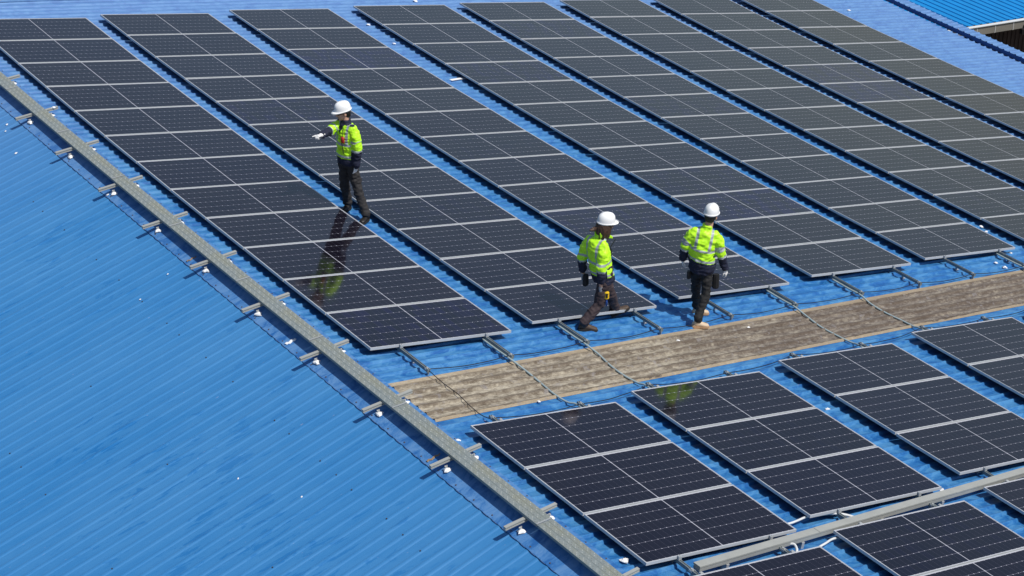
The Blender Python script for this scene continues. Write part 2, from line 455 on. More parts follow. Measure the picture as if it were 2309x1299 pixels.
a = E0+ED*.95-OUT*.55; 
prof = []
for k in range(0, 60): prof += [(k*.12, 0), (k*.12+.06, 0), (k*.12+.07, -.02), (k*.12+.11, -.02)]
for z in (-9, -5.58):
    for s, d in prof: q = a+ED*s-OUT*d; ww.v.append((q.x, q.y, z))
n = len(prof)
for k in range(n-1): ww.f.append((k, k+1, k+1+n, k+n)); ww.mi.append(0)
b0 = a; b1 = a-OUT*12
ww.add([(b0.x,b0.y,-9), (b1.x,b1.y,-9), (b1.x,b1.y,-5.3), (b0.x,b0.y,-5.58)], [(0,1,2,3)])
c0 = E0-ED*3-OUT*3.5; c1 = a-OUT*3.5
ww.add([(c0.x,c0.y,-9), (c1.x,c1.y,-9), (c1.x,c1.y,-5.5), (c0.x,c0.y,-5.5)], [(0,1,2,3)])
ww.build('wall', M['wallb'], nb)
fl = thing('floodlight', 'small black floodlight under the tan gutter at the right edge', 'floodlight', E0+ED*1.74+OUT*.12+Vector((0,0,-.30)))
q = MB(); q.box((0,0,0), ED*.10, OUT*.05, Vector((0,0,.07))); q.box(Vector((0,0,.10))-OUT*.03, ED*.02, OUT*.02, Vector((0,0,.05))); q.box(Vector((0,0,0))-OUT*.07, ED*.06, OUT*.03, Vector((0,0,.04)))
q.build('housing', M['blackp'], fl)
q = MB(); q.box(OUT*.052, ED*.08, OUT*.004, Vector((0,0,.05))); q.build('lens', M['glass_k'], fl)

# ------------------------------------------------------------------ solar panels
fm = MB(); T = .035; LIP = .011
hw, hh = PW/2, PH/2
for sy in (-1, 1): fm.box((0, sy*(hh-LIP/2), -T/2), (hw,0,0), (0,LIP/2,0), (0,0,T/2))
for sx in (-1, 1): fm.box((sx*(hw-LIP/2), 0, -T/2), (LIP/2,0,0), (0,hh-LIP,0), (0,0,T/2))
frame_me = fm.mesh('frame'); frame_me.materials.append(M['alu'])
gm = MB(); x, y = hw-LIP+.001, hh-LIP+.001
gm.add([(-x,-y,-.003), (x,-y,-.003), (x,y,-.003), (-x,y,-.003)], [(0,1,2,3)])
gm.add([(-x,-y,-.009), (x,-y,-.009), (x,y,-.009), (-x,y,-.009)], [(3,2,1,0)])
glass_me = gm.mesh('cell_sheet'); glass_me.materials.append(M['cells'])
uvl = glass_me.uv_layers.new(name='UVMap')
for lp in glass_me.loops:
    co = glass_me.vertices[lp.vertex_index].co; uvl.data[lp.index].uv = (co.x+hw, co.y+hh)
KS = 1.08
BLK = {  # column, block: u0, v0, yaw (surveyed), rows
 (0,0): (0, 0, .0058, 12), (1,0): (2.3313, -.1343, -.0026, 12), (2,0): (4.8304, -.2938, -.0041, 12), (3,0): (7.4549, -.4334, .0009, 12),
 (4,0): (9.8894, -.5383, .0019, 12), (5,0): (12.372, -.6403, .0026, 12), (6,0): (14.816, -.7404, .0039, 12), (7,0): (17.2083, -.8231, -.0044, 12),
 (0,1): (-.0567, 14.2613, .0070, 3), (1,1): (2.3347, 14.0907, .0096, 3), (2,1): (4.8368, 13.9253, .0060, 3), (3,1): (7.4174, 13.7471, .0015, 3), (4,1): (9.86, 13.62, .002, 3),
 (0,2): (-.0815, 17.67, 0, 3), (1,2): (2.3143, 17.4754, .0019, 3), (2,2): (4.8187, 17.3254, 0, 3)}
ORD = ['farthest', 'second', 'third', 'fourth', 'fifth', 'sixth', 'seventh', 'eighth', 'ninth', 'tenth', 'eleventh', 'nearest']
COLN = ['first', 'second', 'third', 'fourth', 'fifth', 'sixth', 'seventh', 'eighth']
def bpos(key, uu, vv, n=0):
    u0, v0, yaw, _ = BLK[key]
    return P(u0*KS+uu-yaw*vv, v0*KS+vv+yaw*uu, n)
PIT = PH+GAP
def plabel(c, k, r, rows):
    if k == 0:
        where = ['long row right beside the metal walkway', 'second long row from the walkway', 'third long row from the walkway', 'fourth long row from the walkway',
                 'fifth long row from the walkway', 'sixth long row from the walkway', 'seventh long row from the walkway', 'last long row, by the bare strip'][c]
        o = ORD[r]
        return ('dark solar panel at the far end of the ' if r == 0 else 'dark solar panel at the near end of the ' if r == 11 else 'dark solar panel, %s from the far end, ' % o)+where
    where = (['block beside the walkway below the brown strip', 'second block from the walkway below the brown strip', 'third block from the walkway below the brown strip',
              'fourth block below the brown strip, at the right edge', 'fifth block below the brown strip'] if k == 1 else
             ['block at the bottom edge beside the tray end', 'middle block at the bottom edge beyond the tray', 'block in the lower right corner beyond the cable tray'])[c]
    return 'dark solar panel, %s in the ' % ['farthest', 'middle', 'nearest'][r]+where
pan = None
for (c, k), (u0, v0, yaw, rows) in BLK.items():
    for r in range(rows):
        vv = r*PIT+PH/2+(GAP/2 if r else GAP/2); uu = PW/2
        cen = bpos((c, k), uu, vv)
        ex = (bpos((c, k), uu+.5, vv)-bpos((c, k), uu-.5, vv)).normalized()
        ey = (bpos((c, k), uu, vv-.45)-bpos((c, k), uu, vv+.45)).normalized()
        ez = ex.cross(ey).normalized(); ey = ez.cross(ex)
        mat = Matrix((ex, ey, ez)).transposed().to_4x4()
        mat = Matrix.Translation(cen) @ mat @ Matrix.Rotation(R(random.gauss(0, .16)), 4, 'X') @ Matrix.Rotation(R(random.gauss(0, .10)), 4, 'Y')
        lab = plabel(c, k, r, rows)
        grp = ('solar panels of the %s long row' % COLN[c]) if k == 0 else ('solar panels of the blocks below the brown strip' if k == 1 else 'solar panels of the bottom-edge row')
        if pan is None:
            pan = thing('solar_panel', lab, 'solar panel', (0,0,0), grp); pan.matrix_world = mat
            obj('frame', frame_me, None, pan); obj('cell_sheet', glass_me, None, pan)
        else:
            q = pan.copy(); C.objects.link(q); q.matrix_world = mat; q['label'] = lab; q['group'] = grp
            for ch in list(pan.children):
                d = ch.copy(); C.objects.link(d); d.parent = q

# mounting rails with clamps and end feet
SP = [(-.0205,-.0205), (.0205,-.0205), (.0205,.0205), (.010,.0205), (.010,.012), (-.010,.012), (-.010,.0205), (-.0205,.0205)]
def rail(key, frac, va, vb, lab, grp):
    t = thing('mounting_rail', lab, 'rail', bpos(key, frac*PW, vb), grp); o = t.location
    n = max(2, int((vb-va)/.5)); b = MB()
    b.extrude([bpos(key, frac*PW, va+(vb-va)*i/n, -.057)-o for i in range(n+1)], SP, NR)
    b.build('channel', M['strut'], t)
    return t, o
def clampfoot(t, o, key, frac, vc, vf):
    rows = BLK[key][3]
    b = MB()
    p = bpos(key, frac*PW, vc, -.016)-o
    b.box(p, UR*.020, Vector((0,.010,0)), NR*.019); b.box(p+NR*.0195+Vector((0,.012 if vc > 1 else -.012,0)), UR*.02, Vector((0,.014,0)), NR*.0025); b.cone(p+NR*.019, p+NR*.03, .008, .008, 6)
    b.build('end_clamp', M['bright'], t)
    b = MB()
    p = bpos(key, frac*PW, vf, -.060)-o
    b.box(p+UR*.027-NR*.03, UR*.003, Vector((0,.022,0)), NR*.05); b.box(p+UR*.05-NR*.085, UR*.035, Vector((0,.022,0)), NR*.004)
    b.cone(p+UR*.030, p+UR*.046, .010, .010, 6); b.cone(p+NR*.018, p+NR*.032, .013, .013, 6); b.box(p+NR*.012, UR*.026, Vector((0,.016,0)), NR*.010)
    b.build('end_foot', M['bright'], t)
END = {}
for (c, k), (u0, v0, yaw, rows) in BLK.items():
    Lr = rows*PIT
    for frac, nm in ((.205, 'left'), (.815, 'right')):
        if k == 0:
            va, vb = -.05, Lr+.60+(.06 if frac < .5 else 0)
            lab = 'grey mounting rail jutting out below the %s long row, %s one of its pair' % (COLN[c], nm)
        elif k == 1:
            va, vb = -.21, Lr+.28
            lab = 'grey mounting rail under the %s block below the brown strip, %s one of its pair' % (COLN[c], nm)
        else:
            va, vb = -.20, Lr+.3
            lab = 'grey mounting rail under the %s block of the bottom-edge row, %s one' % (COLN[c], nm)
        t, o = rail((c, k), frac, va, vb, lab, 'mounting rails under the solar panels')
        clampfoot(t, o, (c, k), frac, Lr+.012, vb-.05)
        if k: clampfoot(t, o, (c, k), frac, -.012, va+.05)
        # feet along the rail hold it to the ribs
        f = MB()
        nft = max(2, int((vb-va)/1.25))
        for i in range(nft):
            v = va+.4+i*(vb-va-.8)/max(1, nft-1)
            p = bpos((c, k), frac*PW, v, -.1)-o
            f.box(p+UR*.025, UR*.003, Vector((0,.02,0)), NR*.045)
            f.box(p+UR*.05-NR*.028, UR*.03, Vector((0,.02,0)), NR*.003)
        f.build('feet', M['bright'], t)
        END[(c, k, nm)] = (bpos((c, k), frac*PW, vb, -.055), bpos((c, k), frac*PW, va, -.055))

# ------------------------------------------------------------------ walkway along the ridge
def ridge(x, Y, z): return Vector((x, Y, z+sag(-Y)))
seams = [.9, -1.45, -3.34, -5.27, -7.17, -8.99, -10.91, -12.80, -14.73, -17.61, -19.5, -21.4]
WXc, WHW = -.578, .100
wn = ['by the far verge of the roof', 'farthest in view, at the left edge of the photo', 'second from the left edge of the photo', 'third from the left edge of the photo', 'fourth from the left edge of the photo',
      'fifth from the left edge of the photo', 'beside the near end of the first long panel row', 'beside the black cable above the brown strip', 'beside the brown strip, the longest one', 'at the bottom edge of the photo', 'past the bottom edge of the photo']
for i in range(len(seams)-1):
    ya, yb = seams[i]-.006, seams[i+1]+.006
    ln = ya-yb; mid = (ya+yb)/2
    t = thing('walkway_plank', 'perforated galvanised walkway plank, '+wn[i], 'walkway plank', ridge(WXc, mid, .095), 'walkway planks along the ridge')
    b = MB(); o = t.location; nn = max(2, int(ln/.4))
    path = [ridge(WXc, ya-ln*j/nn, .125)-o for j in range(nn+1)]
    w = WHW
    pro = [(-w,-.034), (-w,0), (-.040,0), (-.036,-.005), (-.030,-.005), (-.026,0), (.026,0), (.030,-.005), (.036,-.005), (.040,0), (w,0), (w,-.034), (w-.002,-.034), (w-.003,-.003), (-w+.003,-.003), (-w+.002,-.034)]
    b.extrude(path, pro, (0,0,1))
    d = b
    nx = [-.083, -.060, -.013, .013, .060, .083]
    for j in range(int(ln/.058)):
        for q, xx in enumerate(nx):
            yy = ya-.03-j*.058-(.029 if q % 2 else 0)
            if yy < yb+.02: continue
            p = ridge(WXc+xx, yy, .1252)-o
            d.cone(p, p+Vector((0,0,.0045)), .0085, .0045, 6, 1 if (j+q) % 2 else 2)
    b.build('deck', [M['galv'], M['stud'], M['studd']], t)
    e = MB(); p = ridge(WXc, yb+.008, .119)-o
    e.box(p, (w,0,0), (0,.006,0), (0,0,.012)); e.build('end_lip', M['bright'], t)
rails_y = [-2.86, -4.32, -5.79, -7.27, -8.68, -10.105, -11.54, -13.02, -14.48, -15.93, -17.38, -18.82]
rwd = ['at the left edge of the photo, nearest the top', 'second from the upper left along the walkway', 'third from the upper left along the walkway', 'fourth from the upper left along the walkway', 'fifth from the upper left along the walkway',
       'sixth from the upper left along the walkway', 'just above the near end of the first panel row', 'beside the near end of the first panel row', 'at the corner of the brown strip', 'beside the top of the first lower block',
       'beside the rust spot near the bottom edge', 'at the bottom edge of the photo, lowest of all']
for i, y in enumerate(rails_y):
    t = thing('cross_rail', 'grey channel rail under the walkway, '+rwd[i], 'support rail', ridge(-.60, y, .07), 'cross rails carrying the walkway')
    o = t.location; b = MB()
    a1 = ridge(-.955, y-.5*SK*.75, .070)-o; a2 = ridge(-.245, y+.5*SK*.75, .070)-o
    SR = [(-.0205,-.0205), (.0205,-.0205), (.0205,-.008), (.012,-.008), (.012,.008), (.0205,.008), (.0205,.0205), (-.0205,.0205)]
    b.extrude([a1, a2], SR, (0,0,1)); b.build('channel', M['tray'], t)
    for sx, nm in ((-1, 0), (1, 1)):
        f = MB()
        x = -.725 if sx < 0 else -.40
        base = PL((RX-x)/CT, -y, .032) if sx < 0 else P(UR0+(x-RX)/CT, -y, ROOF+.043)
        base = base-o+Vector((0, -.035, 0)); nn = NL if sx < 0 else NR
        f.box(base+nn*.004, Vector((.032,0,-.0066*1 if sx > 0 else .0066)), (0,.032,0), nn*.004, 1)
        f.box(base+Vector((0,.012,.025)), (.020,0,0), (0,.0025,0), (0,0,.03), 1)
        # blob of sealant round the bolt
        vs = []; n = 9
        for ring, (rr, hh_) in enumerate(((.046, .006), (.036, .022), (.018, .032))):
            for q in range(n): 
                a = 2*math.pi*q/n; k = rr*(1+.3*math.sin(3*a+i)+.15*math.cos(5*a))
                vs.append(base+Vector((k*math.cos(a), k*math.sin(a)-.012, 0))+nn*hh_)
        fs_ = [(r*n+q, r*n+(q+1) % n, (r+1)*n+(q+1) % n, (r+1)*n+q) for r in range(2) for q in range(n)]+[tuple(range(2*n, 3*n))]
        f.add(vs, fs_)
        f.cone(base+nn*.03, base+nn*.05, .012, .010, 6, 1)
        f.build('foot', [M['sealant'], M['bright']], t)
# ridge patches: a strip of white sealant and two rusty straps crossing the cap
def ridge_strip(name, lab, cat, y, x0, x1, mat, w=.022, h=.032):
    b = MB(); pts = []
    for k in range(7):
        x = x0+(x1-x0)*k/6
        q = PL((RX-x)/CT, -y-SK*.5+.0*k, h) if x < RX else P(UR0+(x-RX)/CT, -y, ROOF+h)
        pts.append(q+Vector((0, .012*math.sin(k*2.1), 0)))
    o = pts[0].copy()
    b.extrude([q-o for q in pts], [(-w,-.004), (w,-.004), (w*.6,.006), (-w*.6,.006)], (0,0,1))
    ob = b.build(name, mat); ob.location = o
    return tag(ob, lab, cat)
ridge_strip('sealant_strip', 'white sealant strip on the ridge cap left of the walkway, mid picture', 'sealant', -12.45, -.80, -.66, M['sealant'])
ridge_strip('metal_strap', 'rusty tan strap crossing the ridge cap beside the brown strip', 'strap', -15.70, -.80, -.62, M['rust'], .014)
ridge_strip('metal_strap', 'short rusty strap under the walkway edge above the first long row middle', 'strap', -9.75, -.80, -.66, M['rust'], .010)

# ------------------------------------------------------------------ cables, conduits, tray, pipes
def cablething(name, pts, r, mat, lab, cat, grp=None, n=6, sub=6):
    # catmull-rom through the points
    q = [Vector(p) for p in pts]; out = []
    for i in range(len(q)-1):
        p0 = q[max(0, i-1)]; p1 = q[i]; p2 = q[i+1]; p3 = q[min(len(q)-1, i+2)]
        for s in range(sub):
            t = s/sub
            out.append(.5*((2*p1)+(p2-p0)*t+(2*p0-5*p1+4*p2-p3)*t*t+(3*p1-p0-3*p2+p3)*t**3))
    out.append(q[-1]); o = q[0].copy()
    b = MB(); b.tube([p-o for p in out], r, n)
    ob = b.build(name, mat, None, True); ob.location = o
    return tag(ob, lab, cat, grp)
def uvn(p):
    n = p.x*ST+p.z*CT; return (p.x*CT-p.z*ST, -p.y, n)
def run(c0, c1, lab, drop=.055, r=.0135, mat='conduit', name='conduit', side=.0, tail=True):
    A = END[(c0[0], 0, c0[1])][0]; B = END[(c1[0], 1, c1[1])][1]
    ua, va, _ = uvn(A); ub, vb, _ = uvn(B)
    pts = []
    if tail: pts = [P(ua-.035, va-.62, -.080), P(ua-.036, va-.25, -.082)]
    pts += [P(ua-.034 if tail else ua, va-.02, -.080 if tail else -.05)]
    for s in (.2, .45, .7, .9):
        pts.append(P(ua+(ub-ua)*s-.03+.03*math.sin(s*6+c0[0])+side*math.sin(s*3.1), va+(vb-va)*s, -.085-drop*math.sin(s*3.0)**.6*.7))
    pts.append(P(ub-.02, vb+.02, -.075))
    if tail: pts.append(P(ub-.03, vb+.35, -.085))
    return cablething(name, pts, r, M[mat], lab, name, 'conduits crossing the brown strip' if name == 'conduit' else None)
run((0, 'right'), (0, 'right'), 'grey conduit crossing the brown strip from the first long row')
run((1, 'left'), (1, 'left'), 'grey conduit crossing the brown strip from beside the walking worker')
run((2, 'right'), (2, 'right'), 'grey conduit crossing the brown strip from the third long row')
run((3, 'left'), (3, 'left'), 'grey conduit crossing the brown strip from the fourth long row')
run((4, 'right'), (4, 'right'), 'grey conduit crossing the brown strip at the right edge of the photo')
run((0, 'left'), (0, 'left'), 'thin black cable hanging across the left end of the brown strip', .02, .0055, 'cable', 'cable', .05, False)
def earth(ends, dv, lab, seed):
    pts = []
    rnd = random.Random(seed)
    for i in range(len(ends)-1):
        ua, va, na = uvn(ends[i]); ub, vb, nb_ = uvn(ends[i+1])
        pts.append(P(ua, va+dv, -.055))
        for s in (.2, .4, .6, .8):
            pts.append(P(ua+(ub-ua)*s, va+dv+(vb-va)*s+rnd.uniform(-.006, .006)+.02*math.sin(s*3.14), -.055-.03*math.sin(s*3.14)))
    ua, va, na = uvn(ends[-1]); pts.append(P(ua, va+dv, -.055))
    return cablething('earth_cable', pts, .0055, M['cable'], lab, 'cable')
e1 = [END[(c, 0, s)][0] for c in range(6) for s in ('left', 'right')]
earth(e1, -.05, 'thin black cable linking the rail ends above the brown strip', 3)
e2 = [END[(c, 1, s)][1] for c in range(5) for s in ('left', 'right')]
earth(e2, .05, 'thin black cable linking the rail ends below the brown strip', 5)

# cable tray
ct = thing('cable_tray', 'long grey lidded cable tray between the lower panel blocks', 'cable tray', P(.43, 18.93, -.06))
o = ct.location
def trayp(u, n): return P(u, 18.93-.0625*(u-.43), n)
TB = [(-.048,-.05), (.048,-.05), (.048,.012), (-.048,.012)]
LD = [(-.052,.0125), (-.052,-.006), (-.0495,-.006), (-.0495,.010), (.0495,.010), (.0495,-.006), (.052,-.006), (.052,.0125)]
b = MB(); b.extrude([trayp(u, -.010)-o for u in np.linspace(.43, 12.6, 12)], TB, NR); b.build('trough', M['tray'], ct)
us = [.42, 2.3, 4.72, 7.1, 9.5, 12.6]
for i in range(5):
    b = MB(); b.extrude([trayp(us[i]+.0015, -.0065+.0022*(i % 2))-o, trayp(us[i+1]-.0015, -.0065+.0022*(i % 2))-o], LD, NR)
    b.build('lid', M['tray'], ct)
b = MB()
for u in (.86, 2.05, 3.4, 4.5, 5.9, 7.0, 8.4, 9.6):
    b.box(trayp(u, -.105)-o, UR*.02, Vector((0,.06,0)), NR*.04)
b.build('brackets', M['bright'], ct)
def bp_(pts): return [P(*p) for p in pts]
cablething('conduit', bp_([(1.95, 18.45, -.09), (2.2, 18.485, -.075), (2.36, 18.47, -.07), (2.52, 18.44, -.07), (2.8, 18.40, -.09)]), .014, M['pipe'], 'white pipe bridging the gap between the first two lower blocks', 'pipe', 'pale pipes by the cable tray')
cablething('conduit', bp_([(2.62, 18.42, -.085), (2.86, 18.49, -.06), (3.0, 18.58, -.055), (3.09, 18.68, -.06)]), .017, M['pipe'], 'pale hose curving from the second lower block into the tray', 'pipe', 'pale pipes by the cable tray')
cablething('conduit', bp_([(1.83, 18.86, -.055), (1.87, 18.92, -.040), (1.84, 19.0, -.060), (1.77, 19.06, -.095), (1.70, 19.16, -.11)]), .016, M['pipe'], 'pale hose bending down from the tray to the bottom panel row', 'pipe', 'pale pipes by the cable tray')
cablething('conduit', bp_([(1.95, 19.12, -.09), (2.14, 19.03, -.075), (2.3, 18.985, -.07), (2.47, 18.94, -.068), (2.7, 18.95, -.08)]), .014, M['pipe'], 'white pipe between two panels of the bottom-edge row', 'pipe', 'pale pipes by the cable tray')

# white scraps and dabs
def scrap(p, nn, size, lab, cat='scrap', flat=.35, name='white_scrap', aspect=1.0, seed=0):
    rnd = random.Random(seed); b = MB(); n = 8; vs = []
    x = nn.orthogonal().normalized(); y = nn.cross(x)
    for h, k in ((0, 1.0), (flat*.5, .95), (flat, .5)):
        for q in range(n):
            a = 2*math.pi*q/n; rr = .75*size*k*rnd.uniform(.55, 1.3)
            vs.append(x*(rr*math.cos(a)*aspect)+y*(rr*math.sin(a))+nn*(size*h*rnd.uniform(.6, 1.4) if h else 0))
    b.add(vs, [(r*n+q, r*n+(q+1) % n, (r+1)*n+(q+1) % n, (r+1)*n+q) for r in range(2) for q in range(n)]+[tuple(range(2*n, 3*n))])
    ob = b.build(name, M['sealant']); ob.location = p
    return tag(ob, lab, cat, 'white scraps lying on the roof')
RN = ROOF+.021
SC = [((7.95, .30), .055, 'white scrap in the gap right of the third long row, the upper one'), ((7.87, 1.37), .045, 'white scrap in the gap right of the third long row, the lower one'),
      ((9.93, -1.06), .07, 'white scrap beyond the far end of the fourth long row'), ((21.6, -.1), .06, 'white scrap alone on the bare strip at the upper right'),
      ((13.28, 11.53), .055, 'angular white scrap beside the fifth long row, the upper of two'), ((13.2, 11.73), .035, 'small white scrap just below another beside the fifth long row'),
      ((12.80, 12.60), .05, 'white scrap at the near right corner of the fifth long row'), ((12.13, 12.88), .045, 'white scrap above the brown strip at right, the upper of two'),
      ((12.13, 13.07), .055, 'white scrap above the brown strip at right, the lower of two'), ((5.03, 16.24), .045, 'white scrap in the gap beside the second lower block'),
      ((4.82, 18.44), .05, 'white scrap by the near right corner of the second lower block'), ((-.12, 18.42), .07, 'torn white scrap by the lower end of the walkway'),
      ((-.29, 15.51), .06, 'square white scrap right of the walkway beside the first lower block'), ((5.82, 13.83), .03, 'tiny white scrap on the upper edge of the brown strip at centre'),
      ((4.45, 13.91), .035, 'tiny white scrap on the brown strip near the tan boots'), ((1.33, 14.92), .03, 'tiny white scrap on the lower edge of the brown strip at left'),
      ((.40, 13.03), .05, 'white scrap under the near left corner of the first long row')]
for i, ((u, v), s, lab) in enumerate(SC):
    scrap(P(u, v, RN), NR, s, lab, seed=i)
b = MB(); b.extrude([P(7.78, 3.44, RN+.02), P(8.0, 3.41, RN+.03), P(8.3, 3.36, RN+.02)], [(-.035,0), (.035,0), (.035,.006), (-.035,.006)], NR)
tag(b.build('white_strip', M['sealant']), 'long white strip lying across the gap right of the third long row', 'scrap')
for i, (s, v, sz, lab) in enumerate([(1.95, 14.22, .022, 'small white dab low on the bare left slope, the left one'), (1.58, 15.07, .022, 'small white dab low on the bare left slope, the right one'),
        (.54, 4.22, .03, 'white dab on the left slope at the left edge of the photo, lower one'), (.44, 4.05, .04, 'white dab on the left slope at the left edge of the photo, upper one'),
        (.70, 4.98, .045, 'white dab on the left slope below the second cross rail'), (.56, 9.75, .03, 'white dab on the left slope below the fifth cross rail'), (.24, 7.24, .04, 'white dab on the cap below the third cross rail'),
        (1.1, 9.98, .025, 'small white dab at mid left slope near a wiped blue patch')]):
    scrap(PL(s, v, .012 if s > .27 else .028), NL, sz*.62, lab, 'sealant dab', .2, 'sealant_dab', 1.4, 40+i)
q = scrap(ridge(-.32, -4.315, .0915), Vector((0,0,1)), .045, 'white scrap resting on the second cross rail right of the walkway', seed=77)
# ------------------------------------------------------------------ people
def V(*a): return Vector(a)
def rings(b, secs, n=16):
    """loft closed elliptical rings: (centre, x half-axis, y half-axis)"""
    vs = []
    for c, ax, ay in secs:
        for q in range(n):
            a = 2*math.pi*q/n; vs.append(Vector(c)+Vector(ax)*math.cos(a)+Vector(ay)*math.sin(a))
    fs = [(r*n+q, r*n+(q+1) % n, (r+1)*n+(q+1) % n, (r+1)*n+q) for r in range(len(secs)-1) for q in range(n)]
    fs += [tuple(range(n))[::-1], tuple(range((len(secs)-1)*n, len(secs)*n))]
    b.add(vs, fs)
def capsule(b, a, c, ra, rc, n=12, flat=1.0, fdir=None):
    a = Vector(a); c = Vector(c); t = (c-a).normalized()
    x = (fdir-t*fdir.dot(t)).normalized() if fdir is not None else t.orthogonal().normalized()
    y = t.cross(x); secs = []
    for k in (-.98, -.85, -.5, 0):
        r = ra*math.sqrt(1-k*k); secs.append((a+t*ra*k, x*r*flat, y*r))
    for k in (0, .5, .85, .98):
        r = rc*math.sqrt(1-k*k); secs.append((c+t*rc*k, x*r*flat, y*r))
    rings(b, secs, n)
def chain(b, pts, rad, **k):
    for i in range(len(pts)-1): capsule(b, pts[i], pts[i+1], rad[i], rad[i+1], **k)
def blob(b, c, ax, ay, az, n=14, m=9):
    c = Vector(c); secs = []
    for i in range(m):
        a = -math.pi/2+math.pi*(i+.12)/(m-.76); 
        secs.append((c+Vector(az)*math.sin(a), Vector(ax)*math.cos(a), Vector(ay)*math.cos(a)))
    rings(b, secs, n)
def fuse(name, b, voxel, mats, parent, smooth_it=6, wrinkle=0.0, wscale=9.0, paint=None, wdir=None, seed=0):
    """union of the collected closed shapes as one continuous skin"""
    tmp = bpy.data.objects.new('tmp', b.mesh('tmp')); C.objects.link(tmp)
    md = tmp.modifiers.new('r', 'REMESH'); md.mode = 'VOXEL'; md.voxel_size = voxel
    sm = tmp.modifiers.new('s', 'SMOOTH'); sm.iterations = smooth_it; sm.factor = .5
    dg = bpy.context.evaluated_depsgraph_get(); dg.update()
    me = bpy.data.meshes.new_from_object(tmp.evaluated_get(dg))
    old = tmp.data; bpy.data.objects.remove(tmp); bpy.data.meshes.remove(old)
    me.name = name; me.materials.clear()
    for m in mats: me.materials.append(m)
    if wrinkle:
        nv = [v.normal.copy() for v in me.vertices]
        for v, nn in zip(me.vertices, nv):
            p = v.co+Vector((seed*3.1, seed*1.7, 0)); q = Vector((p.x*wscale, p.y*wscale, p.z*wscale*(1.7 if wdir is None else wdir)))
            d = noise.noise(q)*.8+noise.noise(q*2.1)*.5-abs(noise.noise(q*1.3+Vector((5,5,5))))*.9+.2
            v.co += nn*wrinkle*d
    if paint:
        for p in me.polygons: p.material_index = paint(p.center, p.normal)
    me.polygons.foreach_set('use_smooth', [True]*len(me.polygons)); me.update()
    return obj(name, me, None, parent)
def seg(p, a, b):
    ab = b-a; t = max(-.3, min(1.3, (p-a).dot(ab)/ab.length_squared)); return t, (p-a-ab*t).length
def hand(b, wrist, tip, palm_n, side, r=.0095, curl=.35, point=False, scale=1.0):
    """palm, four fingers of different lengths and a thumb; palm_n is where the palm faces"""
    w = Vector(wrist); d = (Vector(tip)-w).normalized(); pn = (Vector(palm_n)-d*Vector(palm_n).dot(d)).normalized()
    s = d.cross(pn)*side          # toward the thumb
    pl = .085*scale
    rings(b, [(w+d*k*pl, s*(.026+.014*min(1, k*1.4))*scale, pn*(.017-.003*k)*scale) for k in (-.1, .1, .4, .7, 1.0, 1.06)], 12)
    for f, (off, ln) in enumerate(((.030, .072), (.010, .080), (-.010, .074), (-.029, .058))):
        base = w+d*pl*(1.0 if abs(off) < .02 else .95)+s*off*scale
        c = curl*(1+.12*f)
        if point and f == 0: c = .04
        if point and f > 0: c = 1.15
        p = [base]; ang = 0
        for q, fr in enumerate((.45, .32, .23)):
            ang += c*(.8 if q == 0 else 1.0)
            p.append(p[-1]+(d*math.cos(ang)+pn*math.sin(ang))*ln*fr*scale)
        chain(b, p, [r*scale, r*.93*scale, r*.87*scale, r*.76*scale], n=8)
    tb = w+d*pl*.28+s*.026*scale
    t1 = tb+(d*.62+s*.62+pn*.35).normalized()*.042*scale; t2 = t1+(d*.85+s*.12+pn*.45).normalized()*.032*scale
    chain(b, [tb, t1, t2], [r*1.35*scale, r*1.12*scale, r*.9*scale], n=8)

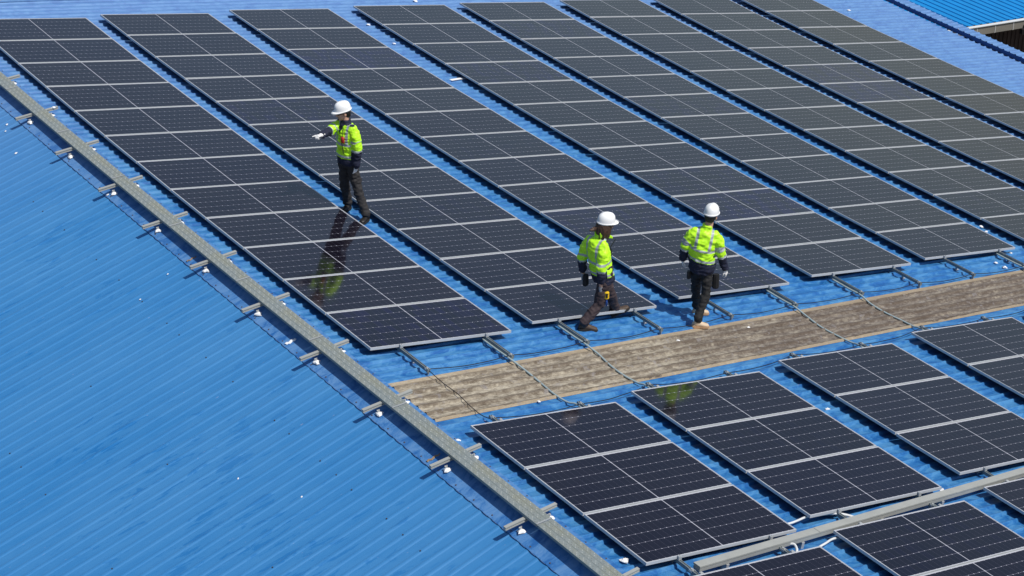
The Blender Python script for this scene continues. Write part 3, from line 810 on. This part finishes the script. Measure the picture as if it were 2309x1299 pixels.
def head_shape(b, c, f, u):
    """skull, jaw, nose, ears and neck stub in the head's own frame"""
    f = f.normalized(); s = f.cross(u).normalized(); u = s.cross(f).normalized()
    blob(b, c+u*.03-f*.008, s*.076, f*.096, u*.088)
    blob(b, c-u*.048+f*.022, s*.056, f*.066, u*.062)          # jaw
    blob(b, c-u*.092+f*.062, s*.024, f*.022, u*.020)          # chin
    capsule(b, c+f*.088+u*.004, c+f*.108-u*.030, .010, .014, 8)   # nose
    blob(b, c+f*.083+u*.020, s*.055, f*.014, u*.012)          # brow
    blob(b, c+f*.084-u*.060, s*.026, f*.013, u*.012)          # lips
    for e in (-1, 1):
        blob(b, c+s*.078*e-f*.004-u*.012, s*.011, f*.019, u*.031)
        blob(b, c+f*.076+s*.036*e-u*.024, s*.020, f*.018, u*.016)  # cheeks
    return s, f, u
def helmet(parent, c, f, u):
    f = f.normalized(); s = f.cross(u).normalized(); u = s.cross(f).normalized()
    o = c+u*.052
    b = MB(); n = 32; rows = []
    for h, k in ((-.012, 1.03), (0, 1.0), (.03, .985), (.06, .93), (.085, .83), (.105, .66), (.118, .42), (.124, .16)):
        row = []
        for q in range(n):
            a = 2*math.pi*q/n; x, y = math.cos(a), math.sin(a)
            ridge_ = .006 if abs(x) < .22 and h > .03 else (.003 if abs(x) < .42 and h > .03 else 0)
            row.append(o+s*x*.100*k+f*y*.122*k+u*(h*.98-.006*(1-y)*(h < .03)+ridge_))
        rows.append(row)
    vs = [v for r in rows for v in r]
    fs = [(r*n+q, r*n+(q+1) % n, (r+1)*n+(q+1) % n, (r+1)*n+q) for r in range(len(rows)-1) for q in range(n)]
    fs.append(tuple(range((len(rows)-1)*n, len(rows)*n)))
    fs.append(tuple(range(n))[::-1])
    b.add(vs, fs)
    sh = b.build('shell', [M['helmet']], None, True)
    b = MB(); vs = []
    for k, (e, dz) in enumerate(((1.0, 0), (1.0, .010))):
        for ring in (0, 1):
            for q in range(n):
                a = 2*math.pi*q/n; x, y = math.cos(a), math.sin(a)
                out = .004+(.046*max(0, y)**1.8+.003) if ring else -.004
                dn = -.014*max(0, y)*ring-.006
                vs.append(o+s*x*(.101+out*.5)+f*y*(.124+out)+u*(-.008+dn+dz))
    fs = []
    for q in range(n):
        q2 = (q+1) % n
        fs += [(q, q2, n+q2, n+q), (2*n+q, 3*n+q, 3*n+q2, 2*n+q2), (n+q, n+q2, 3*n+q2, 3*n+q), (q, 2*n+q, 2*n+q2, q2)]
    b.add(vs, fs)
    sh.name = 'helmet'; sh.parent = parent
    b.build('brim', [M['helmet']], sh, True)
    return sh
def sunglasses(parent, c, f, u):
    f = f.normalized(); s = f.cross(u).normalized(); u = s.cross(f).normalized()
    b = MB()
    for e in (-1, 1):
        blob(b, c+f*.088+s*.032*e+u*.004, s*.029, f*.010, u*.019)
        capsule(b, c+f*.082+s*.062*e+u*.008, c-f*.01+s*.084*e+u*.004, .004, .004, 6)
    b.build('sunglasses', M['glass_k'], parent, True)
Z_ = Vector((0,0,1))
def boot(b, heel, toe, ank, up, w=.045):
    heel = Vector(heel); toe = Vector(toe); d = (toe-heel).normalized(); s = d.cross(up).normalized(); up = s.cross(d)
    L_ = (toe-heel).length
    secs = []
    for k, hw_, ht in ((0, .55, .055), (.06, .80, .070), (.25, .92, .085), (.45, .95, .082), (.65, 1.08, .062), (.85, 1.0, .050), (.96, .72, .040), (1.0, .40, .026)):
        secs.append((heel+d*L_*k+up*(ht*.5+.012), s*w*hw_, up*ht*.55))
    rings(b, secs, 14)
    capsule(b, heel+d*L_*.24+up*.06, ank, .046, .044, 12)
def sole(heel, toe, up, mat, parent, w=.048):
    heel = Vector(heel); toe = Vector(toe); d = (toe-heel).normalized(); s = d.cross(up).normalized(); up = s.cross(d)
    L_ = (toe-heel).length; b = MB(); top = []; bot = []
    out = [(-.01, .5), (.0, .75), (.08, .92), (.25, .95), (.45, .9), (.65, 1.08), (.85, 1.04), (.97, .76), (1.02, .4)]
    ring = [(k, h) for k, h in out]+[(k, -h) for k, h in reversed(out)]
    n = len(ring)
    vs = [heel+d*L_*k+s*w*h+up*.002 for k, h in ring]+[heel+d*L_*k+s*w*h+up*.028 for k, h in ring]
    b.add(vs, [tuple(range(n))[::-1], tuple(range(n, 2*n))]+[(i, (i+1) % n, n+(i+1) % n, n+i) for i in range(n)])
    b.build('sole', mat, parent)

def worker(D):
    base = Vector(D['base']); t = thing('person', D['label'], 'person', base)
    J = {k: Vector(v) for k, v in D['J'].items()}
    ft = Vector(D['face_torso']).normalized(); fp = Vector(D['face_pelvis']).normalized(); fh = Vector(D['face_head']).normalized()
    uh = Vector(D.get('head_up', (0,0,1))).normalized()
    Z = Vector((0,0,1))
    pel, ch, nk, hd = J['pel'], J['chest'], J['neck'], J['head']
    rt = ft.cross(Z).normalized(); rp = fp.cross(Z).normalized()      # the figure's right
    sh_mid = (J['rs']+J['ls'])/2
    sdir = (J['rs']-J['ls']).normalized(); sf = Z.cross(sdir).normalized()
    if sf.dot(ft) < 0: sf = -sf
    # --- body: one continuous skin
    b = MB()
    head_shape(b, hd, fh, uh)
    chain(b, [hd-uh*.05-fh*.015, nk-Z*.04], [.052, .060])
    rings(b, [(pel-Z*.06, rp*.13, fp*.09), (pel+Z*.05, rp*.145, fp*.10), (pel.lerp(ch, .5), rt*.125, ft*.09), (ch, rt*.15, ft*.105), (sh_mid-Z*.06, sdir*.12, sf*.075), (sh_mid+Z*.01, sdir*.07, sf*.055)])
    for k in 'rl':
        chain(b, [J[k+'s'].lerp(J[k+'e'], .1), J[k+'e'], J[k+'w']], [.040, .036, .027])
        chain(b, [J[k+'h'], J[k+'k'], J[k+'a']+Z*.02], [.070, .046, .030])
        hh_ = D['hands'][k]
        hand(b, J[k+'w'], J[k+'t'], hh_['palm'], hh_['side'], .0080, hh_.get('curl', .35), hh_.get('point', False))
    def pb(c, n):
        q = c-hd; 
        s_ = fh.cross(uh).normalized()
        if abs((q.dot(uh))+.060) < .010 and q.dot(fh) > .076 and abs(q.dot(s_)) < .024: return 1
        return 0
    fuse('body', b, .0075, [M['skin'], M['lip']], t, 3, paint=pb)
    eyes = MB(); s_ = fh.cross(uh).normalized()
    for e in (-1, 1): blob(eyes, hd+fh*.086+s_*.031*e+uh*.002, s_*.013, fh*.008, uh*.008, 8, 5)
    eyes.build('eyes', M['sealant'], t, True)
    # --- trousers
    b = MB()
    rings(b, [(pel-Z*.10, rp*.14, fp*.10), (pel-Z*.02, rp*.165, fp*.125), (pel+Z*.10, rp*.16, fp*.118), (pel+Z*.16, rp*.15, fp*.11)])
    for k in 'rl':
        kn = J[k+'k']; an = J[k+'a']+Z*.03
        chain(b, [J[k+'h']-Z*.02, kn, kn.lerp(an, .55), an], [.094*D['leg'], .072*D['leg'], .066*D['leg'], .066*D['leg']])
        b2 = an-(an-kn).normalized()*.015
        capsule(b, b2, an, .070*D['leg'], .070*D['leg'])
    fuse('trousers', b, .009, [M[D['trousers']]], t, 3, .017, 9, seed=D['seed'])
    # --- jacket: torso and sleeves, bands painted where the real tape runs
    b = MB(); hem = pel+Z*D['hem']; cuff = D['cuff']
    dhem = D.get('hemtilt', Vector((0,0,0)))
    rings(b, [(hem, rp*.170, fp*.135), (hem+Z*.06, rp*.182, fp*.145), (hem.lerp(ch, .45), rt*.178, ft*.140), (ch-Z*.02, rt*.185, ft*.140), (ch+(sh_mid-ch)*.55, rt*.19, ft*.128),
              (sh_mid+Z*.00, sdir*.175, sf*.095), (sh_mid+Z*.035, sdir*.125, sf*.082), (nk+Z*.0, sdir*.075, sf*.070), (nk+Z*.045, sdir*.066, sf*.068)], 22)
    for k in 'rl':
        s0, e0, w0 = J[k+'s'], J[k+'e'], J[k+'w']
        we = e0.lerp(w0, cuff[k])
        chain(b, [s0.lerp(sh_mid, .22)-Z*.01, s0.lerp(e0, .4), e0, we], [.074, .077, .068, .054])
    arms = [(J[k+'s'], J[k+'e'], J[k+'w']) for k in 'rl']
    front = D.get('collar', 0)
    hemz = hem.z; band1 = hemz+D['band1']; band2 = hemz+D['band2']; navyz = hemz+D['navy']
    def pj(c, n):
        best = 9; arm = None
        for a in arms:
            t1, d1 = seg(c, a[0], a[1]); t2, d2 = seg(c, a[1], a[2])
            if d1 < best: best, arm = d1, (t1, 0, a)
            if d2 < best: best, arm = d2, (t2, 1, a)
        ax = (c-sh_mid).dot(sdir)
        tt, dt = seg(c, pel, sh_mid)
        inner = dt < .215 and best > .085 or (arm[1] == 0 and arm[0] < .12)
        if not inner and best < .105:
            s_ = arm[0] if arm[1] == 0 else 1+arm[0]
            if s_ > D['sleeve_navy']: return 1
            if D['sleeve_navy']-.115 < s_: return 2
            if abs(s_-D['sband']) < .055: return 2
            return 0
        # torso coordinates along the spine
        z = c.z-dhem.dot(Vector((c.x-pel.x, c.y-pel.y, 0)))
        if z < navyz-.0: return 3 if z < hemz+.0 and D.get('hempipe') else 1
        if abs(z-band1) < .018: return 2
        if abs(z-band2) < .017: return 2
        if z > band2 and abs(abs(ax)-.098) < .019: return 2
        if c.z > nk.z-.012 and D.get('navycollar'): return 1
        if D.get('navycollar'):
            q = c-nk; fx = q.dot(ft)
            if fx > .02 and abs(q.dot(rt)) < .055+q.z*.35 and q.z > -.16: return 1
        return 0
    fuse('jacket', b, .0085, [M['hivis'], M['navy'], M['silver'], M['silver']], t, 3, .018, 8.5, pj, seed=D['seed']+4)
    if D.get('collarflap'):
        b = MB()
        for sg in (-1, 1):
            p0 = nk+sdir*.07*sg+Z*.055-sf*.02; p1 = nk+sdir*.05*sg+Z*.0+sf*.10; 
            rings(b, [(p0-sf*.05-sdir*.02*sg, sdir*.006, Z*.04), (p0, sdir*.008, Z*.045), (p0.lerp(p1, .6)+sdir*.02*sg, sdir*.008, Z*.035), (p1+sdir*.03*sg+sf*.03-Z*.03, sdir*.006, Z*.018)], 10)
        b.build('collar', M['hivis'], t, True)
    # --- gloves
    for k in 'rl':
        hh_ = D['hands'][k]; b = MB()
        wv = (J[k+'t']-J[k+'w']).normalized()
        if hh_.get('short'):
            rings(b, [(J[k+'w']+wv*q, Vector(hh_['palm']).cross(wv).normalized()*a*1.12, Vector(hh_['palm']).normalized()*.021) for q, a in ((.0, .030), (.04, .040), (.09, .045), (.115, .044))], 12)
            fuse('glove', b, .006, [M[D['glove']]], t, 2)
        else:
            hand(b, J[k+'w'], J[k+'t'], hh_['palm'], hh_['side'], .0102, hh_.get('curl', .35), hh_.get('point', False), 1.0)
            capsule(b, J[k+'w']-wv*.035, J[k+'w']+wv*.02, .035, .031)
            fuse('glove', b, .0055, [M[D['glove']]], t, 2)
    # --- boots
    for k in 'rl':
        up = Vector(D['footup'][k]).normalized() if 'footup' in D else NR
        b = MB(); boot(b, J[k+'heel'], J[k+'toe'], J[k+'a']+Z*.01, up)
        bt = fuse('boot', b, .008, [M[D['boot']]], t, 3)
        sole(J[k+'heel'], J[k+'toe'], up, M[D['sole']], bt)
    # --- hair, helmet, glasses
    b = MB(); s_ = fh.cross(uh).normalized(); c = hd
    if D['hair'] == 'short':
        rings(b, [(c-fh*.030+uh*.075, s_*.081, fh*.078), (c-fh*.030+uh*.03, s_*.085, fh*.080), (c-fh*.040-uh*.01, s_*.080, fh*.066), (c-fh*.052-uh*.055, s_*.062, fh*.046), (c-fh*.058-uh*.075, s_*.05, fh*.034)], 18)
        fuse('hair', b, .008, [M['hair_b']], t, 2, .004, 40)
    else:
        rings(b, [(c-fh*.020+uh*.075, s_*.086, fh*.088), (c-fh*.022+uh*.03, s_*.098, fh*.096), (c-fh*.030-uh*.03, s_*.114, fh*.104), (c-fh*.030-uh*.09, s_*.116, fh*.106), (c-fh*.016-uh*.15, s_*.100, fh*.094), (c+fh*.01-uh*.20, s_*.06, fh*.066)], 18)
        rnd = random.Random(3)
        for q in range(16):
            a = rnd.uniform(.6, 5.6); p = c+s_*.085*math.sin(a)-fh*(.085*math.cos(a)*-1 if False else -.0)-uh*rnd.uniform(.02, .07)-fh*.03-fh*.06*max(0, -math.cos(a)*-1)
            e = p-uh*rnd.uniform(.08, .15)+s_*rnd.uniform(-.02, .02)-fh*rnd.uniform(0, .03)
            chain(b, [p, p.lerp(e, .5)+s_*.012, e], [.022, .018, .006], n=8)
        w0 = c-fh*.075-uh*.035
        chain(b, [w0, w0-fh*.07-uh*.03, w0-fh*.135-uh*.035+s_*.01], [.042, .036, .016], n=8)
        chain(b, [w0-uh*.03, w0-fh*.045-uh*.045, w0-fh*.085-uh*.035], [.03, .02, .008], n=8)
        fuse('hair', b, .007, [M['hair_br']], t, 1, .008, 26, wdir=.35)
    helmet(t, hd, fh, uh)
    if D.get('glasses'): sunglasses(t, hd, fh, uh)
    return t, J

def rvec(a, bb, h=0):   # a: to the right of the picture, bb: away along the ground
    return V(.8181*a+.5751*bb, -.5751*a+.8181*bb, h)

W1, J1 = worker(dict(
    label='worker with black trousers and boots pointing left across the panels, red pouch on chest', base=(2.35, -8.87, -.635), seed=1,
    J=dict(pel=(-.075,.045,.90), chest=(-.072,.045,1.22), neck=(-.080,.058,1.495), head=(-.105,.072,1.645), rs=(-.118,.195,1.44), re=(-.305,.130,1.385), rw=(-.495,.040,1.405), rt=(-.652,.0,1.43),
           ls=(-.045,-.120,1.44), le=(-.040,-.170,1.13), lw=(-.060,-.150,.860), lt=(-.075,-.12,.70), rh=(-.092,.125,.86), rk=(-.080,.170,.46), ra=(-.015,.215,.095), lh=(-.060,-.035,.86), lk=(-.030,-.13,.45), la=(.005,-.255,.105),
           rheel=(.035,.255,.003), rtoe=(-.165,.105,.045), lheel=(.055,-.215,-.003), ltoe=(-.145,-.365,.040)),
    face_torso=rvec(-.72,-.69), face_pelvis=rvec(-.72,-.69), face_head=rvec(-.93,-.36,-.12), head_up=V(0,0,1)+rvec(-.14,0),
    hands=dict(r=dict(palm=(0,0,-1), side=-1, point=True), l=dict(palm=tuple(rvec(-.5,.5)), side=1, curl=.30)),
    leg=1.0, trousers='charcoal', hem=-.04, navy=.115, band1=.145, band2=.335, cuff=dict(r=.86, l=.90), sleeve_navy=1.12, sband=.62, navycollar=True,
    glove='glove_w', boot='boot_k', sole='sole_k', hair='short', glasses=True))
W2, J2 = worker(dict(
    label='long-haired worker striding right, brown boots, yellow tool in the lowered hand', base=(3.6, -13.2, -.86), seed=2,
    J=dict(pel=(-.015,.005,.80), chest=(-.070,.045,1.10), neck=(-.045,.030,1.350), head=(.020,.022,1.515), rs=(-.085,-.105,1.270), re=(-.160,-.135,.985), rw=(-.140,-.110,.700), rt=(-.085,-.11,.56),
           ls=(-.118,.200,1.265), le=(-.175,.265,.99), lw=(-.165,.25,.745), lt=(-.145,.24,.60), rh=(-.045,-.070,.76), rk=(-.135,-.075,.40), ra=(-.355,-.055,.165), lh=(.020,.080,.76), lk=(.200,.095,.355), la=(.335,.180,.055),
           rheel=(-.430,-.010,.080), rtoe=(-.195,-.120,.025), lheel=(.315,.215,-.078), ltoe=(.555,.135,.015)),
    face_torso=rvec(.80,.60), face_pelvis=rvec(.85,.50), face_head=rvec(.90,.30,-.10), head_up=V(0,0,1)+rvec(.10,0),
    footup=dict(r=(.21,0,.98), l=tuple(V(-.25,.10,.96))),
    hands=dict(r=dict(palm=tuple(rvec(-.4,.9)), side=1, curl=.75, short=True), l=dict(palm=tuple(rvec(.5,-.5)), side=-1, curl=.4, short=True)),
    leg=1.02, trousers='brownish', hem=-.10, navy=.115, band1=.145, band2=.315, cuff=dict(r=.72, l=.75), sleeve_navy=1.25, sband=.78, collarflap=True,
    glove='glove_g', boot='boot_b', sole='sole_k', hair='long', glasses=True))
W3, J3 = worker(dict(
    label='worker seen from behind in tan boots, black trousers and tool pouches', base=(5.1, -13.4, -1.18), seed=3,
    J=dict(pel=(.025,-.020,.88), chest=(.010,-.010,1.14), neck=(.080,-.028,1.425), head=(.128,-.030,1.595), ls=(-.078,.085,1.385), le=(-.160,.150,1.14), lw=(-.135,.205,.905), lt=(-.10,.25,.76),
           rs=(.170,-.130,1.330), re=(.215,-.175,1.050), rw=(.300,-.180,.785), rt=(.352,-.187,.63), rh=(.070,-.080,.83), rk=(.000,-.150,.47), ra=(-.175,-.215,.150), lh=(-.01,.050,.83), lk=(.090,.165,.42), la=(.160,.215,.055),
           rheel=(-.245,-.175,.040), rtoe=(-.045,-.300,.030), lheel=(.115,.245,-.058), ltoe=(.315,.125,-.078)),
    face_torso=rvec(.12,.99), face_pelvis=rvec(.35,.93), face_head=rvec(.42,.90,-.10), head_up=V(0,0,1)+rvec(.05,0),
    hands=dict(r=dict(palm=tuple(rvec(-.8,.4)), side=-1, curl=.45), l=dict(palm=tuple(rvec(.9,.1)), side=1, curl=.35)),
    leg=.92, trousers='blackcl', hem=-.11, navy=.185, band1=.210, band2=.365, cuff=dict(r=.92, l=.92), sleeve_navy=1.22, sband=.72,
    hemtilt=rvec(-.22,0), glove='glove_w', boot='boot_t', sole='sole_t', hair='short'))
# belt pouches of the worker in tan boots
def pouch(parent, c, sz, mat, rot):
    b = MB(); x = V(math.cos(rot), math.sin(rot), 0); y = V(-math.sin(rot), math.cos(rot), 0)
    rings(b, [(V(*c)-V(0,0,sz[2]), x*sz[0]*.8, y*sz[1]*.7), (V(*c)-V(0,0,sz[2]*.8), x*sz[0], y*sz[1]), (V(*c)+V(0,0,sz[2]*.7), x*sz[0]*.95, y*sz[1]*.9), (V(*c)+V(0,0,sz[2]), x*sz[0]*.85, y*sz[1]*.8)], 8)
    b.build('belt_pouch', M[mat], parent)
pouch(W3, (.175, -.145, .62), (.05, .035, .11), 'blackcl', -.6)
pouch(W3, (-.105, .10, .70), (.035, .03, .06), 'blackp', .4)
pouch(W2, (-.165, .19, .66), (.05, .04, .08), 'blackcl', .4)
pouch(W1, (-.10, .165, .82), (.05, .035, .09), 'blackcl', .8)
# things carried
o = W1.location+V(-.205, -.045, 1.285)
t = thing('radio_pouch', 'small red pouch clipped to the chest of the pointing worker', 'pouch', o)
fr = rvec(-.72,-.69); sd = fr.cross(V(0,0,1))
b = MB(); rings(b, [(V(0,0,-.05), sd*.026, fr*.012), (V(0,0,-.035), sd*.034, fr*.022), (V(0,0,.03), sd*.032, fr*.022), (V(0,0,.045), sd*.022, fr*.014)], 12); b.build('case', M['red'], t, True)
b = MB(); b.tube([V(0,0,.04), V(-.005,-.01,.10), V(.0,-.01,.16)], .005, 6); b.tube([V(.0,0,-.04)+fr*.02, V(.01,-.01,-.13)+fr*.02, V(.015,-.01,-.21)+fr*.02], .006, 6); b.build('lanyard', M['blackp'], t)
f2 = rvec(.80,.60); s2 = f2.cross(V(0,0,1))
o = W2.location+V(.068,-.012,1.095)
t = thing('two_way_radio', 'black two-way radio with long aerial on the long-haired worker\'s chest', 'radio', o)
b = MB(); b.box((0,0,0), s2*.028, f2*.018, V(0,0,.055)); b.box(V(0,0,.06), s2*.02, f2*.012, V(0,0,.008)); b.build('case', M['blackp'], t)
b = MB(); b.tube([V(0,0,.05), V(0,0,.07)+f2*.01, V(0,0,.20)+rvec(.075,0)], .006, 6); b.build('aerial', M['blackp'], t)
o = W2.location+V(-.072, -.150, .555)
t = thing('hand_tool', 'yellow hand tool with a blue grip held by the long-haired worker', 'tool', o)
x = rvec(1,0); y = rvec(0,1)
b = MB(); rings(b, [(V(0,0,-.055), x*.030, y*.020), (V(0,0,-.048), x*.036, y*.026), (V(0,0,.04), x*.036, y*.026), (V(0,0,.052), x*.028, y*.02)], 10); b.build('case', M['yellow'], t)
b = MB(); b.box(-y*.027+x*.004, x*.013, y*.002, V(0,0,.028)); b.box(-y*.027+x*.004+V(0,0,.028), x*.018, y*.002, V(0,0,.005)); b.build('mark', M['blackp'], t)
b = MB(); rings(b, [(V(0,0,-.05), x*.012, y*.012), (V(.004,0,-.11), x*.014, y*.014), (V(.004,0,-.165), x*.011, y*.011)], 8); b.build('grip', M['bluep'], t, True)
# ------------------------------------------------------------------ camera, sun and sky
cam = bpy.data.cameras.new('camera'); co_ = bpy.data.objects.new('camera', cam); C.objects.link(co_)
cam.lens = 70.87; cam.sensor_width = 36; cam.clip_start = .5; cam.clip_end = 3000
rx = Vector((.81805, -.57514, 0)); fw = Vector((.50229, .71444, -.48711)); upv = rx.cross(fw)
co_.matrix_world = Matrix.Translation((-10.9509, -31.7571, 12.8468)) @ Matrix((rx, upv, -fw)).transposed().to_4x4()
scene.camera = co_
AZ, EL = R(156), R(58)
S = Vector((math.cos(EL)*math.sin(AZ), math.cos(EL)*math.cos(AZ), math.sin(EL)))
sl = bpy.data.lights.new('sun', 'SUN'); sl.energy = 4.0; sl.angle = R(.53); sl.color = (1, .955, .88)
so = bpy.data.objects.new('sun', sl); C.objects.link(so); so.location = (0, 0, 40)
so.rotation_euler = S.to_track_quat('Z', 'Y').to_euler()
w = bpy.data.worlds.new('World'); scene.world = w; w.use_nodes = True
wt = w.node_tree; bg = wt.nodes['Background']
sk = wt.nodes.new('ShaderNodeTexSky'); sk.sky_type = 'NISHITA'; sk.sun_disc = False
sk.sun_elevation = EL; sk.sun_rotation = AZ; sk.air_density = 1.3; sk.dust_density = 1.3; sk.ozone_density = 3.5
wt.links.new(sk.outputs[0], bg.inputs[0]); bg.inputs[1].default_value = .088
scene.view_settings.view_transform = 'Standard'; scene.view_settings.look = 'None'
scene.view_settings.exposure = 0.0; scene.view_settings.gamma = 1.0
